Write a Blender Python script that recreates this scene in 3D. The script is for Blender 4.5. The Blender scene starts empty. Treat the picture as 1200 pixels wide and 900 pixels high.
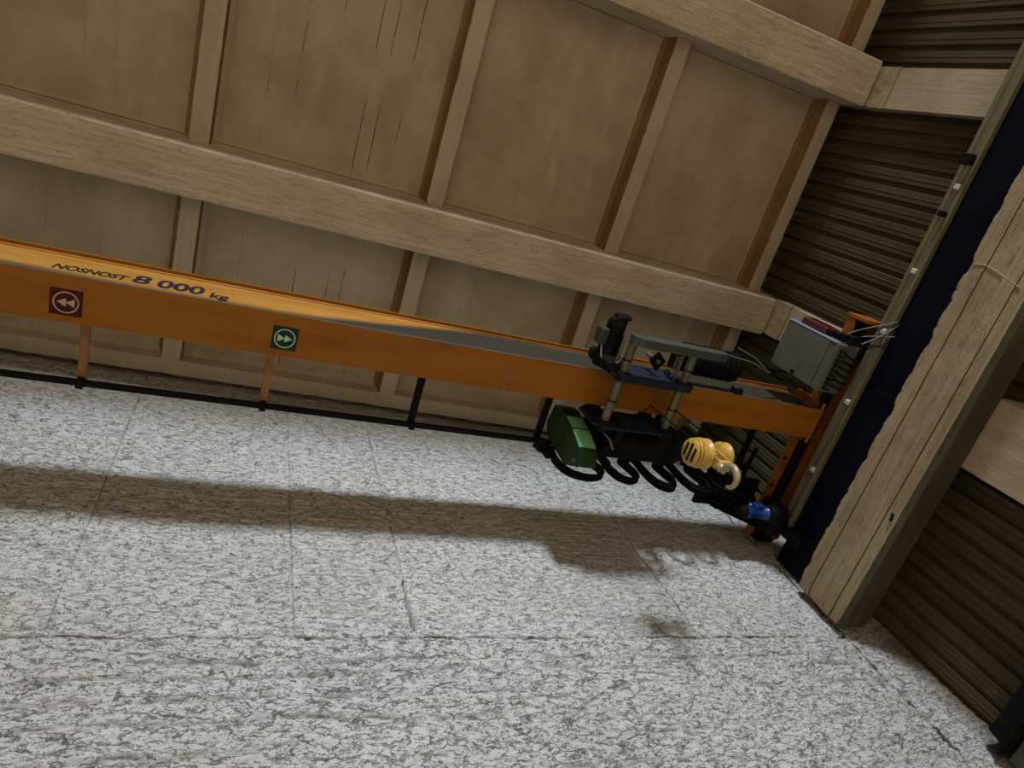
import bpy, bmesh, math, random
import numpy as np
from mathutils import Matrix, Vector, noise as mnoise

random.seed(7)
C = bpy.context.scene.collection
SC = bpy.context.scene
H = 1.6                      # eye height; coordinates below are relative to the eye, X along the rough wall, Y into it

# ------------------------------------------------------------------ camera
cam = bpy.data.cameras.new('camera'); cam_ob = bpy.data.objects.new('camera', cam); C.objects.link(cam_ob)
cam.sensor_width = 36.0; cam.sensor_fit = 'HORIZONTAL'; cam.lens = 36.0 * 789.46 / 1200.0
cam.clip_start = 0.05; cam.clip_end = 200
R_ = Vector((0.91012, -0.28700, -0.29885)); D_ = Vector((0.14593, 0.89707, -0.41709)); F_ = Vector((0.38779, 0.33599, 0.85833))
U_, B_ = -D_, -F_
cam_ob.matrix_world = Matrix(((R_.x, U_.x, B_.x, 0), (R_.y, U_.y, B_.y, 0), (R_.z, U_.z, B_.z, H), (0, 0, 0, 1)))
SC.camera = cam_ob

# ------------------------------------------------------------------ world, daylight, exposure
world = bpy.data.worlds.new('hall_ambient'); SC.world = world; world.use_nodes = True
bg = world.node_tree.nodes['Background']; bg.inputs[0].default_value = (1.0, 0.90, 0.76, 1); bg.inputs[1].default_value = 0.23

def area(name, loc, target, sx, sy, watts, col, spread=180):
    l = bpy.data.lights.new(name, 'AREA'); l.shape = 'RECTANGLE'; l.size = sx; l.size_y = sy
    l.energy = watts; l.color = col; l.spread = math.radians(spread)
    o = bpy.data.objects.new(name, l); C.objects.link(o); o.location = loc
    o.rotation_euler = (Vector(target) - Vector(loc)).to_track_quat('-Z', 'Y').to_euler()
    return o
area('daylight_window', (0.8, -18.0, 6.1 + H), (2.0, 3.0, 4.2 + H), 2.2, 1.8, 420, (0.86, 0.935, 1.0), 60)
area('floor_bounce_fill', (-0.5, -4.8, 5.4 + H), (-0.5, -4.4, 0), 2.5, 1.2, 760, (1.0, 0.89, 0.72), 120)  # unseen fill light, added so floor bounce brightens the ceiling

SC.view_settings.view_transform = 'Standard'; SC.view_settings.look = 'None'
SC.view_settings.exposure = 0.0; SC.view_settings.gamma = 1.0; SC.view_settings.use_curve_mapping = False

# ------------------------------------------------------------------ materials
def lin(r, g, b):
    f = lambda c: (c / 255 / 12.92) if c / 255 <= 0.04045 else ((c / 255 + 0.055) / 1.055) ** 2.4
    return (f(r), f(g), f(b), 1)

class NT:
    def __init__(s, name):
        s.m = bpy.data.materials.new(name); s.m.use_nodes = True; s.t = s.m.node_tree
        s.b = s.t.nodes['Principled BSDF']; s.pos = s.t.nodes.new('ShaderNodeNewGeometry').outputs['Position']
    def link(s, a, b): s.t.links.new(a, b)
    def _set(s, sock, v):
        if hasattr(v, 'is_linked') or isinstance(v, bpy.types.NodeSocket): s.link(v, sock)
        else: sock.default_value = v
    def mapv(s, scale, loc=(0, 0, 0), vec=None):
        n = s.t.nodes.new('ShaderNodeMapping'); s.link(vec or s.pos, n.inputs['Vector'])
        n.inputs['Scale'].default_value = scale; n.inputs['Location'].default_value = loc
        return n.outputs[0]
    def noise(s, vec, scale=1.0, detail=4.0, rough=0.55, dist=0.0):
        n = s.t.nodes.new('ShaderNodeTexNoise'); s.link(vec, n.inputs['Vector'])
        n.inputs['Scale'].default_value = scale; n.inputs['Detail'].default_value = detail
        n.inputs['Roughness'].default_value = rough; n.inputs['Distortion'].default_value = dist
        return n.outputs['Fac']
    def math(s, op, a, b=0.0, c=0.0, clamp=False):
        n = s.t.nodes.new('ShaderNodeMath'); n.operation = op; n.use_clamp = clamp
        s._set(n.inputs[0], a); s._set(n.inputs[1], b); s._set(n.inputs[2], c)
        return n.outputs[0]
    def rng(s, v, a, b, c=0.0, d=1.0):
        n = s.t.nodes.new('ShaderNodeMapRange'); s._set(n.inputs[0], v)
        for i, k in enumerate((a, b, c, d)): n.inputs[1 + i].default_value = k
        n.interpolation_type = 'SMOOTHSTEP'
        return n.outputs[0]
    def mix(s, f, a, b):
        n = s.t.nodes.new('ShaderNodeMix'); n.data_type = 'RGBA'
        s._set(n.inputs[0], f); s._set(n.inputs[6], a); s._set(n.inputs[7], b)
        return n.outputs[2]
    def sep(s):
        n = s.t.nodes.new('ShaderNodeSeparateXYZ'); s.link(s.pos, n.inputs[0]); return n.outputs
    def bump(s, h, strength=0.5, dist=0.01, prev=None):
        n = s.t.nodes.new('ShaderNodeBump'); s.link(h, n.inputs['Height'])
        n.inputs['Strength'].default_value = strength; n.inputs['Distance'].default_value = dist
        if prev is not None: s.link(prev, n.inputs['Normal'])
        return n.outputs[0]
    def done(s, col, rough=0.8, nrm=None, metal=0.0, spec=0.5):
        s._set(s.b.inputs['Base Color'], col); s._set(s.b.inputs['Roughness'], rough)
        s.b.inputs['Metallic'].default_value = metal; s.b.inputs['Specular IOR Level'].default_value = spec
        if nrm is not None: s.link(nrm, s.b.inputs['Normal'])
        return s.m

def paint(name, col, col2=None, rough=0.5, metal=0.0, scale=9, amt=0.6, spec=0.5, bump=0.15):
    """painted or bare metal with blotchy wear"""
    n = NT(name); a = n.noise(n.pos, scale, 5, 0.6); f = n.rng(a, 0.42, 0.72, 0, amt)
    c2 = col2 or tuple(x * 0.55 for x in col[:3]) + (1,)
    fine = n.noise(n.pos, scale * 12, 3, 0.6)
    return n.done(n.mix(f, col, c2), n.rng(a, 0.3, 0.7, rough - 0.08, rough + 0.12), n.bump(fine, bump, 0.002), metal, spec)

def concrete(name, col, dark, light, stretch, board=None, bumps=0.35, edge=0.5, det=6):
    """cast concrete: mottled, streaked along one axis, faint formwork lines"""
    n = NT(name)
    big = n.noise(n.mapv((1, 1, 1)), 1.3, 6, 0.62)
    st = n.noise(n.mapv(stretch), 1.0, det, 0.65)
    fine = n.noise(n.pos, 55, 4, 0.6)
    c = n.mix(n.rng(big, 0.35, 0.68), col, dark)
    c = n.mix(n.rng(st, 0.48, 0.74, 0, 0.65), c, light)
    st2 = n.noise(n.mapv(stretch, (3.1, 1.7, 9.2)), 2.3, 5, 0.7, 0.4)
    c = n.mix(n.rng(n.math('ABSOLUTE', n.math('SUBTRACT', st2, 0.5)), 0.0, 0.022, edge, 0.0), c, tuple(x * 0.45 for x in dark[:3]) + (1,))
    c = n.mix(n.rng(fine, 0.62, 0.8, 0, 0.35), c, tuple(x * 0.5 for x in dark[:3]) + (1,))
    h = n.math('ADD', n.math('MULTIPLY', st, 1.2), n.math('MULTIPLY', fine, 0.35))
    if board:      # thin dark formwork joints at uneven spacing along X
        x = n.sep()[0]
        v = n.t.nodes.new('ShaderNodeTexVoronoi'); v.voronoi_dimensions = '1D'; v.inputs['Scale'].default_value = 1.0; v.feature = 'DISTANCE_TO_EDGE'
        wob = n.noise(n.mapv((3, 0.8, 1)), 1.5, 2)
        n.link(n.math('ADD', n.math('MULTIPLY', x, board), n.math('MULTIPLY', wob, 0.12)), v.inputs['W'])
        gate = n.noise(n.mapv((1.2, 0.9, 1), (0, 4, 0)), 1.6, 4, 0.7)
        f = n.math('MULTIPLY', n.rng(v.outputs['Distance'], 0.008, 0.034, 1, 0), n.math('MULTIPLY', n.rng(gate, 0.45, 0.60), n.math('ADD', 0.22, n.math('MULTIPLY', 0.78, n.math('MULTIPLY', n.rng(x, -0.2, 0.25), n.rng(x, 1.6, 1.45))))))
        c = n.mix(n.math('MULTIPLY', f, 0.9), c, tuple(q * 0.25 for q in dark[:3]) + (1,))
        h = n.math('SUBTRACT', h, n.math('MULTIPLY', f, 0.6))
    return n.done(c, 0.85, n.bump(h, bumps, 0.012), 0, 0.25)

M = {}
CEIL = (0.43, 0.35, 0.24, 1)
M['soffit'] = concrete('soffit_paint', CEIL, (0.33, 0.255, 0.165, 1), (0.50, 0.41, 0.285, 1), (2.2, 0.6, 1), board=4.3, bumps=0.2, edge=0.0, det=3)
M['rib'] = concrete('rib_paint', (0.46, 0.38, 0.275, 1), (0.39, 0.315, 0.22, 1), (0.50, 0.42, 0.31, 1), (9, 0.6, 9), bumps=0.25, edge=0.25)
M['rib_side'] = concrete('brown_rib_side', (0.26, 0.155, 0.06, 1), (0.18, 0.10, 0.04, 1), (0.31, 0.195, 0.085, 1), (9, 0.5, 14), bumps=0.2, edge=0.3)
M['beam'] = concrete('roof_beam_concrete', (0.57, 0.475, 0.345, 1), (0.46, 0.37, 0.25, 1), (0.66, 0.57, 0.44, 1), (0.5, 13, 13), bumps=0.5, edge=0.8)
M['column'] = concrete('column_concrete', (0.44, 0.345, 0.24, 1), (0.34, 0.25, 0.16, 1), (0.50, 0.40, 0.29, 1), (8, 8, 0.5), bumps=0.35, edge=0.35)
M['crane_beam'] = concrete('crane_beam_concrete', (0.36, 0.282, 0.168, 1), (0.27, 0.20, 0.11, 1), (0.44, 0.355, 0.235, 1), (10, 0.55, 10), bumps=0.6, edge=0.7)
M['crane_beam_under'] = concrete('shaded_olive_underside', (0.075, 0.068, 0.036, 1), (0.05, 0.046, 0.026, 1), (0.11, 0.10, 0.06, 1), (10, 0.6, 10), bumps=0.5, edge=0.4)  # olive tint, with the underside's shade painted into the darker colour
M['grout'] = concrete('grout', (0.42, 0.33, 0.20, 1), (0.30, 0.22, 0.12, 1), (0.5, 0.42, 0.3, 1), (6, 6, 6), bumps=0.8, edge=0.6)
M['floor'] = concrete('floor_concrete', (0.45, 0.39, 0.31, 1), (0.38, 0.32, 0.25, 1), (0.5, 0.44, 0.36, 1), (1, 1, 1), bumps=0.2, edge=0.2)
M['plinth'] = concrete('plinth_render', (0.16, 0.15, 0.12, 1), (0.10, 0.095, 0.075, 1), (0.2, 0.19, 0.15, 1), (3, 3, 3))
M['added_backing_dark'] = concrete('added_dark_backing', (0.05, 0.045, 0.04, 1), (0.03, 0.027, 0.02, 1), (0.06, 0.05, 0.04, 1), (3, 3, 3))

def wall_material():
    n = NT('sprayed_plaster'); X, Y, Z = n.sep()
    big = n.noise(n.mapv((1, 1, 1.6)), 1.1, 5, 0.6)
    cool = n.noise(n.mapv((1, 1, 1.5), (5, 0, 3)), 0.8, 3, 0.5)
    c = n.mix(n.rng(big, 0.36, 0.66), (0.66, 0.658, 0.645, 1), (0.60, 0.592, 0.57, 1))
    c = n.mix(n.rng(cool, 0.5, 0.7, 0, 0.35), c, (0.60, 0.635, 0.68, 1))
    w = n.noise(n.mapv((2.2, 1, 3)), 1.0, 3, 0.5)
    # crevices: broken crackle lines stretched along the wall, gated by broad noise
    warp = n.t.nodes.new('ShaderNodeTexNoise'); n.link(n.mapv((1, 1, 1.6)), warp.inputs['Vector']); warp.inputs['Scale'].default_value = 7.0; warp.inputs['Detail'].default_value = 5.0; warp.inputs['Roughness'].default_value = 0.7
    def vmath(op, a, b):
        q = n.t.nodes.new('ShaderNodeVectorMath'); q.operation = op; n.link(a, q.inputs[0])
        if isinstance(b, tuple): q.inputs[1].default_value = b
        else: n.link(b, q.inputs[1])
        return q.outputs[0]
    wv = vmath('MULTIPLY', vmath('SUBTRACT', warp.outputs['Color'], (0.5, 0.5, 0.5)), (0.26, 0.10, 0.11))
    wp = vmath('ADD', n.pos, wv)
    def crack(scale, sc, width, gs, g0, g1, loc):
        v = n.t.nodes.new('ShaderNodeTexVoronoi'); v.feature = 'DISTANCE_TO_EDGE'; v.inputs['Scale'].default_value = sc
        n.link(n.mapv(scale, loc, wp), v.inputs['Vector'])
        gate = n.noise(n.mapv((1.0, 1, 2.6), loc), gs, 5, 0.7)
        return n.math('MULTIPLY', n.rng(v.outputs['Distance'], 0.0, width, 1, 0), n.rng(gate, g0, g1))
    a = crack((1.0, 1.0, 2.7), 5.0, 0.07, 6.0, 0.47, 0.56, (0, 0, 0))
    b = crack((1.0, 1.0, 2.4), 11.0, 0.08, 11.0, 0.47, 0.56, (3, 5, 1))
    d = crack((1.0, 1.0, 2.0), 25.0, 0.11, 16.0, 0.47, 0.58, (7, 2, 6))
    vb = n.noise(n.mapv((1.0, 1.0, 2.6), (7, 3, 1)), 11.0, 6, 0.7, 0.4)
    vd = n.noise(n.mapv((1.0, 1.0, 2.0), (2, 9, 4)), 42.0, 4, 0.65, 0.2)
    low = n.rng(Z, 3.25 + H, 3.0 + H, 0.45, 1.0)   # the trowelled slabs above the ledge are smoother
    at = n.t.nodes.new('ShaderNodeAttribute'); at.attribute_name = 'grime_shade'
    dirt_shade = n.math('MAXIMUM', n.math('MULTIPLY', a, n.math('MULTIPLY', low, 0.95)), n.math('MAXIMUM', n.math('MULTIPLY', b, 0.85), n.math('MULTIPLY', d, 0.66)))
    vl = n.rng(vb, 0.33, 0.24, 0, 0.7)
    dirt_shade = n.math('MAXIMUM', n.math('MAXIMUM', dirt_shade, vl), n.math('MULTIPLY', at.outputs['Fac'], n.rng(vd, 0.25, 0.5, 0.55, 1.0)))
    c = n.mix(n.math('MULTIPLY', dirt_shade, 0.93), c, (0.05, 0.044, 0.036, 1))  # crevices darkened in colour: dirt and painted occlusion shade
    sp = n.noise(n.mapv((1, 1, 1.8)), 55, 3, 0.7)
    c = n.mix(n.rng(sp, 0.64, 0.78, 0, 0.25), c, (0.30, 0.285, 0.26, 1))
    # a rusty smear on the slab, brown shade painted in below the roof, a stain in the corner
    dx = n.math('MULTIPLY', n.math('SUBTRACT', X, 3.17), 2.2); dz = n.math('MULTIPLY', n.math('SUBTRACT', Z, 3.25 + H), 4.0)
    rr = n.math('SQRT', n.math('ADD', n.math('POWER', dx, 2.0), n.math('POWER', dz, 2.0)))
    sm = n.math('MULTIPLY', n.rng(rr, 0.1, 1.0, 0.75, 0.0), n.rng(vb, 0.40, 0.60))
    c = n.mix(sm, c, (0.24, 0.19, 0.11, 1))
    grime_shade = n.math('MULTIPLY', n.rng(n.math('ADD', Z, n.math('MULTIPLY', w, 0.5)), 5.75 + H, 6.2 + H, 0, 0.55), n.rng(vb, 0.3, 0.6, 0.6, 1.0))
    c = n.mix(grime_shade, c, (0.34, 0.26, 0.17, 1))
    damp = n.math('MULTIPLY', n.rng(n.math('ADD', X, n.math('MULTIPLY', w, 0.3)), 5.42, 5.72, 0, 0.8), n.rng(Z, 3.6 + H, 2.8 + H, 0, 1))
    c = n.mix(damp, c, (0.20, 0.145, 0.085, 1))
    h = n.math('ADD', n.math('MULTIPLY', vb, 0.9), n.math('MULTIPLY', vd, 0.55))
    h = n.math('SUBTRACT', h, n.math('MULTIPLY', dirt_shade, 0.45))
    return n.done(c, 0.92, n.bump(h, 0.9, 0.022), 0, 0.15)
M['wall'] = wall_material()

ORANGE = (0.30, 0.108, 0.006, 1)
def girder_paint():
    n = NT('orange_girder_paint'); X, Y, Z = n.sep()
    a = n.noise(n.mapv((0.6, 4, 4)), 2.0, 5, 0.6)
    c = n.mix(n.rng(a, 0.40, 0.7), ORANGE, (0.235, 0.08, 0.005, 1))
    return n.done(c, n.rng(a, 0.3, 0.7, 0.42, 0.55), n.bump(n.noise(n.pos, 90, 2), 0.06, 0.002), 0, 0.2)
M['orange'] = girder_paint()
def web_paint():
    """yellow-orange web, dark grey low down and, further right, up the whole height"""
    n = NT('orange_web_paint'); X, Y, Z = n.sep()
    a = n.noise(n.mapv((0.7, 4, 3)), 2.6, 5, 0.6)
    c = n.mix(n.rng(a, 0.40, 0.72), (0.44, 0.215, 0.038, 1), (0.35, 0.155, 0.024, 1))
    hz = n.math('ADD', Z, n.math('MULTIPLY', a, 0.10))
    top = n.rng(X, 0.2, 1.9, 4.50 + H, 4.83 + H)
    f = n.rng(n.math('SUBTRACT', top, hz), -0.06, 0.05, 0, 0.96)
    c = n.mix(f, c, (0.020, 0.025, 0.023, 1))
    return n.done(c, 0.5, n.bump(n.noise(n.pos, 60, 3), 0.1, 0.003), 0, 0.25)
M['web'] = web_paint()
M['orange_dark'] = paint('orange_carriage_paint', (0.30, 0.088, 0.008, 1), (0.12, 0.04, 0.01, 1), 0.5, scale=6)
M['bracket_orange'] = paint('orange_bracket_paint', (0.34, 0.14, 0.028, 1), (0.2, 0.085, 0.02, 1), 0.5)
M['bare_steel'] = paint('bare_grey_steel', (0.17, 0.17, 0.155, 1), (0.16, 0.15, 0.13, 1), 0.45, 0.6)
M['tube_steel'] = paint('tube_steel', (0.16, 0.15, 0.095, 1), (0.06, 0.053, 0.033, 1), 0.35, 0.5, scale=14)
M['black_steel'] = paint('black_steel', (0.008, 0.008, 0.008, 1), (0.018, 0.016, 0.014, 1), 0.55, spec=0.06)
M['rubber'] = paint('black_cable_rubber', (0.006, 0.006, 0.006, 1), (0.012, 0.012, 0.012, 1), 0.65, spec=0.05)
M['olive'] = paint('olive_box_paint', (0.045, 0.045, 0.028, 1), (0.025, 0.025, 0.018, 1), 0.5, spec=0.2)
M['dark_blue'] = paint('dark_blue_paint', (0.013, 0.019, 0.032, 1), (0.008, 0.009, 0.013, 1), 0.5, spec=0.12)
M['navy'] = paint('navy_beam_paint', (0.0035, 0.0042, 0.010, 1), (0.002, 0.0025, 0.006, 1), 0.75, scale=3, spec=0.08)
M['green_grey'] = paint('green_grey_paint', (0.055, 0.07, 0.066, 1), (0.028, 0.042, 0.034, 1), 0.38, 0.1)
M['green_dark'] = paint('green_gearbox_paint', (0.014, 0.037, 0.010, 1), (0.009, 0.024, 0.007, 1), 0.5, spec=0.15)
M['green_lit'] = paint('lit_green_flank', (0.20, 0.52, 0.27, 1), (0.13, 0.38, 0.18, 1), 0.4)
M['yellow'] = paint('yellow_sheave_paint', (0.60, 0.36, 0.06, 1), (0.28, 0.16, 0.04, 1), 0.4, scale=22)
M['hook'] = paint('hook_steel', (0.40, 0.33, 0.19, 1), (0.2, 0.16, 0.1, 1), 0.4, 0.3)
M['cabinet'] = paint('grey_cabinet_paint', (0.105, 0.112, 0.092, 1), (0.065, 0.07, 0.057, 1), 0.45, scale=5)
M['cabinet_edge'] = paint('lit_cabinet_edge', (0.22, 0.27, 0.36, 1), (0.18, 0.21, 0.25, 1), 0.4)
M['red'] = paint('red_plastic', (0.085, 0.009, 0.008, 1), (0.05, 0.006, 0.006, 1), 0.45)
M['blue'] = paint('blue_motor_paint', (0.010, 0.045, 0.22, 1), (0.006, 0.024, 0.11, 1), 0.35)
M['rail'] = paint('worn_rail_steel', (0.19, 0.165, 0.095, 1), (0.10, 0.088, 0.05, 1), 0.5, 0.2, scale=7)
M['clip'] = paint('pale_clip', (0.55, 0.52, 0.44, 1), (0.4, 0.36, 0.28, 1), 0.6)
M['wire'] = paint('grey_wire', (0.16, 0.165, 0.165, 1), (0.09, 0.09, 0.09, 1), 0.5)
M['sign_red'] = paint('maroon_sign', (0.060, 0.012, 0.009, 1), (0.04, 0.009, 0.007, 1), 0.6, amt=0.3, spec=0.1)
M['sign_green'] = paint('dark_green_sign', (0.010, 0.042, 0.022, 1), (0.008, 0.03, 0.016, 1), 0.6, amt=0.3, spec=0.1)
M['sign_pink'] = paint('faded_sign_ink', (0.50, 0.33, 0.26, 1), (0.4, 0.26, 0.2, 1), 0.55, amt=0.3)
M['sign_mint'] = paint('pale_green_sign_ink', (0.42, 0.55, 0.42, 1), (0.32, 0.44, 0.33, 1), 0.55, amt=0.3)
M['letter'] = paint('black_lettering', (0.014, 0.011, 0.010, 1), (0.03, 0.022, 0.015, 1), 0.6, spec=0.15)
M['digit'] = paint('navy_lettering', (0.012, 0.013, 0.028, 1), (0.025, 0.026, 0.05, 1), 0.5, spec=0.2)
def siding_paint():
    n = NT('olive_siding_paint')
    a = n.noise(n.mapv((1, 3, 0.6)), 1.5, 5, 0.65); fine = n.noise(n.pos, 40, 3)
    c = n.mix(n.rng(a, 0.38, 0.7), (0.082, 0.066, 0.034, 1), (0.05, 0.041, 0.023, 1))
    sp = n.noise(n.pos, 3.2, 4, 0.7)
    c = n.mix(n.rng(sp, 0.63, 0.75, 0, 0.35), c, (0.22, 0.20, 0.14, 1))
    return n.done(c, 0.6, n.bump(fine, 0.12, 0.003), 0.0, 0.2)
M['siding'] = siding_paint()

# ------------------------------------------------------------------ mesh helpers
class MB:
    """collects shapes (eye-relative coordinates) and links them as ONE mesh object"""
    def __init__(s): s.v = []; s.f = []; s.sm = []
    def add(s, V, F, smooth=False):
        b = len(s.v); s.v += [tuple(p) for p in V]; s.f += [tuple(b + i for i in q) for q in F]; s.sm += [smooth] * len(F); return s
    def box(s, x0, x1, y0, y1, z0, z1):
        V = [(x, y, z) for x in (x0, x1) for y in (y0, y1) for z in (z0, z1)]
        return s.add(V, [(0, 1, 3, 2), (4, 6, 7, 5), (0, 4, 5, 1), (2, 3, 7, 6), (0, 2, 6, 4), (1, 5, 7, 3)])
    def cbox(s, x0, x1, y0, y1, z0, z1, c=0.01):
        """box with chamfered edges"""
        bm = bmesh.new(); bmesh.ops.create_cube(bm, size=1.0)
        for v in bm.verts:
            v.co = Vector(((x0 + x1) / 2 + v.co.x * (x1 - x0), (y0 + y1) / 2 + v.co.y * (y1 - y0), (z0 + z1) / 2 + v.co.z * (z1 - z0)))
        bmesh.ops.bevel(bm, geom=bm.edges[:], offset=c, segments=1, affect='EDGES')
        bm.verts.index_update()
        s.add([v.co[:] for v in bm.verts], [[v.index for v in f.verts] for f in bm.faces]); bm.free(); return s
    def cyl(s, p0, p1, r0, r1=None, n=20, cap=True):
        p0, p1 = Vector(p0), Vector(p1); r1 = r0 if r1 is None else r1
        d = (p1 - p0).normalized(); a = d.orthogonal().normalized(); b = d.cross(a)
        V = []
        for p, r in ((p0, r0), (p1, r1)):
            for k in range(n):
                t = 2 * math.pi * k / n; V.append(p + a * (r * math.cos(t)) + b * (r * math.sin(t)))
        s.add(V, [(k, (k + 1) % n, n + (k + 1) % n, n + k) for k in range(n)], True)
        if cap: s.add(V, [tuple(range(n))[::-1], tuple(range(n, 2 * n))])
        return s
    def lathe(s, c, axis, prof, n=24):
        """prof: (distance along axis, radius)"""
        c = Vector(c); d = Vector(axis).normalized(); a = d.orthogonal().normalized(); b = d.cross(a); V = []
        for t, r in prof:
            for k in range(n):
                q = 2 * math.pi * k / n; V.append(c + d * t + a * (r * math.cos(q)) + b * (r * math.sin(q)))
        m = len(prof)
        F = [(j * n + k, j * n + (k + 1) % n, (j + 1) * n + (k + 1) % n, (j + 1) * n + k) for j in range(m - 1) for k in range(n)]
        s.add(V, F, True); s.add(V[:n] + V[-n:], [tuple(range(n))[::-1], tuple(range(n, 2 * n))]); return s
    def tube(s, pts, r, n=8):
        pts = [Vector(p) for p in pts]; V = []; prev = None; m = len(pts)
        for i, p in enumerate(pts):
            d = (pts[min(i + 1, m - 1)] - pts[max(i - 1, 0)]).normalized()
            a = (prev - d * prev.dot(d)) if prev is not None else d.orthogonal()
            if a.length < 1e-6: a = d.orthogonal()
            a.normalize(); prev = a; b = d.cross(a); rr = r[i] if isinstance(r, (list, tuple)) else r
            for k in range(n):
                t = 2 * math.pi * k / n; V.append(p + a * (rr * math.cos(t)) + b * (rr * math.sin(t)))
        s.add(V, [(i * n + k, i * n + (k + 1) % n, (i + 1) * n + (k + 1) % n, (i + 1) * n + k) for i in range(m - 1) for k in range(n)], True)
        s.add(V[:n] + V[-n:], [tuple(range(n))[::-1], tuple(range(n, 2 * n))]); return s
    def prism(s, poly, axis, a0, a1):
        """polygon in the two other axes (in xyz order) extruded along axis"""
        def P(u, w, t): return {'x': (t, u, w), 'y': (u, t, w), 'z': (u, w, t)}[axis]
        n = len(poly); V = [P(u, w, a0) for u, w in poly] + [P(u, w, a1) for u, w in poly]
        return s.add(V, [tuple(range(n))[::-1], tuple(range(n, 2 * n))] + [(k, (k + 1) % n, n + (k + 1) % n, n + k) for k in range(n)])
    def sweep(s, poly, axis, ts, amp=0.004, fr=9.0, seed=0.0, seg=0.06, chip=(), chipd=0.012):
        """subdivided polygon swept along ts with rough concrete noise; chip = profile corners that are chipped"""
        pr = []
        n = len(poly)
        for k in range(n):
            a, b = poly[k], poly[(k + 1) % n]; L = math.hypot(b[0] - a[0], b[1] - a[1]); q = max(1, int(L / seg))
            for j in range(q): pr.append((a[0] + (b[0] - a[0]) * j / q, a[1] + (b[1] - a[1]) * j / q, j == 0 and k in chip))
        cx = sum(p[0] for p in pr) / len(pr); cy = sum(p[1] for p in pr) / len(pr); V = []; m = len(pr)
        for t in ts:
            for u, w, ch in pr:
                P = {'x': (t, u, w), 'y': (u, t, w), 'z': (u, w, t)}[axis]
                k = amp * mnoise.noise(Vector(P) * fr + Vector((seed, seed * 2, 0)))
                if ch: k -= max(0.0, mnoise.noise(Vector((t * 6.5, seed, w * 3)))) * chipd + 0.15 * chipd + max(0.0, mnoise.noise(Vector((t * 23, seed, 5)))) * 0.4 * chipd
                du, dw = u - cx, w - cy; L = math.hypot(du, dw) or 1
                u2, w2 = u + du / L * k, w + dw / L * k
                V.append({'x': (t, u2, w2), 'y': (u2, t, w2), 'z': (u2, w2, t)}[axis])
        q = len(ts)
        F = [(i * m + k, i * m + (k + 1) % m, (i + 1) * m + (k + 1) % m, (i + 1) * m + k) for i in range(q - 1) for k in range(m)]
        s.add(V, F); s.add(V[:m] + V[-m:], [tuple(range(m))[::-1], tuple(range(m, 2 * m))]); return s
    def warp(s, fn): s.v = [fn(*p) for p in s.v]; return s
    def build(s, name, mat, parent=None, fix=True):
        A = np.array(s.v, dtype=np.float64); A[:, 2] += H
        if parent is None:
            lo, hi = A.min(0), A.max(0); o = Vector(((lo[0] + hi[0]) / 2, (lo[1] + hi[1]) / 2, lo[2]))
        else: o = Vector(parent['origin'])
        me = bpy.data.meshes.new(name); me.from_pydata((A - np.array(o)).tolist(), [], s.f)
        mats = mat if isinstance(mat, (list, tuple)) else [mat]
        for mm in mats: me.materials.append(mm)
        me.polygons.foreach_set('use_smooth', s.sm)
        if fix:
            bm = bmesh.new(); bm.from_mesh(me); bmesh.ops.recalc_face_normals(bm, faces=bm.faces[:]); bm.to_mesh(me); bm.free()
        ob = bpy.data.objects.new(name, me); C.objects.link(ob)
        if parent is None: ob.location = o
        else: ob.parent = parent
        ob['origin'] = tuple(o)
        return ob

def tag(o, label=None, cat=None, group=None, kind=None):
    if label: o['label'] = label
    if cat: o['category'] = cat
    if group: o['group'] = group
    if kind: o['kind'] = kind
    return o
def thing(name, label, cat, base, group=None):
    o = bpy.data.objects.new(name, None); C.objects.link(o); o.empty_display_size = 0.1
    o.location = (base[0], base[1], base[2] + H); o['origin'] = tuple(o.location)
    return tag(o, label, cat, group)
def structure(name, label, base=(0, 0, 0)):
    o = thing(name, label, None, base); o['kind'] = 'structure'; return o
def lsp(a, b, step):
    n = max(1, int(round((b - a) / step))); return [a + (b - a) * i / n for i in range(n + 1)]

# ------------------------------------------------------------------ numeric noise for the rough wall
def vnoise(x, z, seed):
    xi = np.floor(x); zi = np.floor(z); fx = x - xi; fz = z - zi
    fx = fx * fx * fx * (fx * (fx * 6 - 15) + 10); fz = fz * fz * fz * (fz * (fz * 6 - 15) + 10)
    def h(a, b):
        t = np.sin(a * 127.1 + b * 311.7 + seed * 74.7) * 43758.5453
        return t - np.floor(t)
    return (h(xi, zi) * (1 - fx) + h(xi + 1, zi) * fx) * (1 - fz) + (h(xi, zi + 1) * (1 - fx) + h(xi + 1, zi + 1) * fx) * fz
def fbm(x, z, seed, octs=4, g=0.55):
    a = 1.0; t = 0; s = 0
    for k in range(octs):
        t = t + a * vnoise(x, z, seed + k * 13.0); s += a; a *= g; x = x * 2.03 + 5.3; z = z * 2.03 + 1.7
    return t / s - 0.5

# ================================================================== SETTING
# ---- floor
fl = MB().box(-16, 5.9, -24, 3.4, -H - 0.2, -H).build('floor', M['floor']); tag(fl, 'plain concrete hall floor below the crane', None, None, 'structure')

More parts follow.
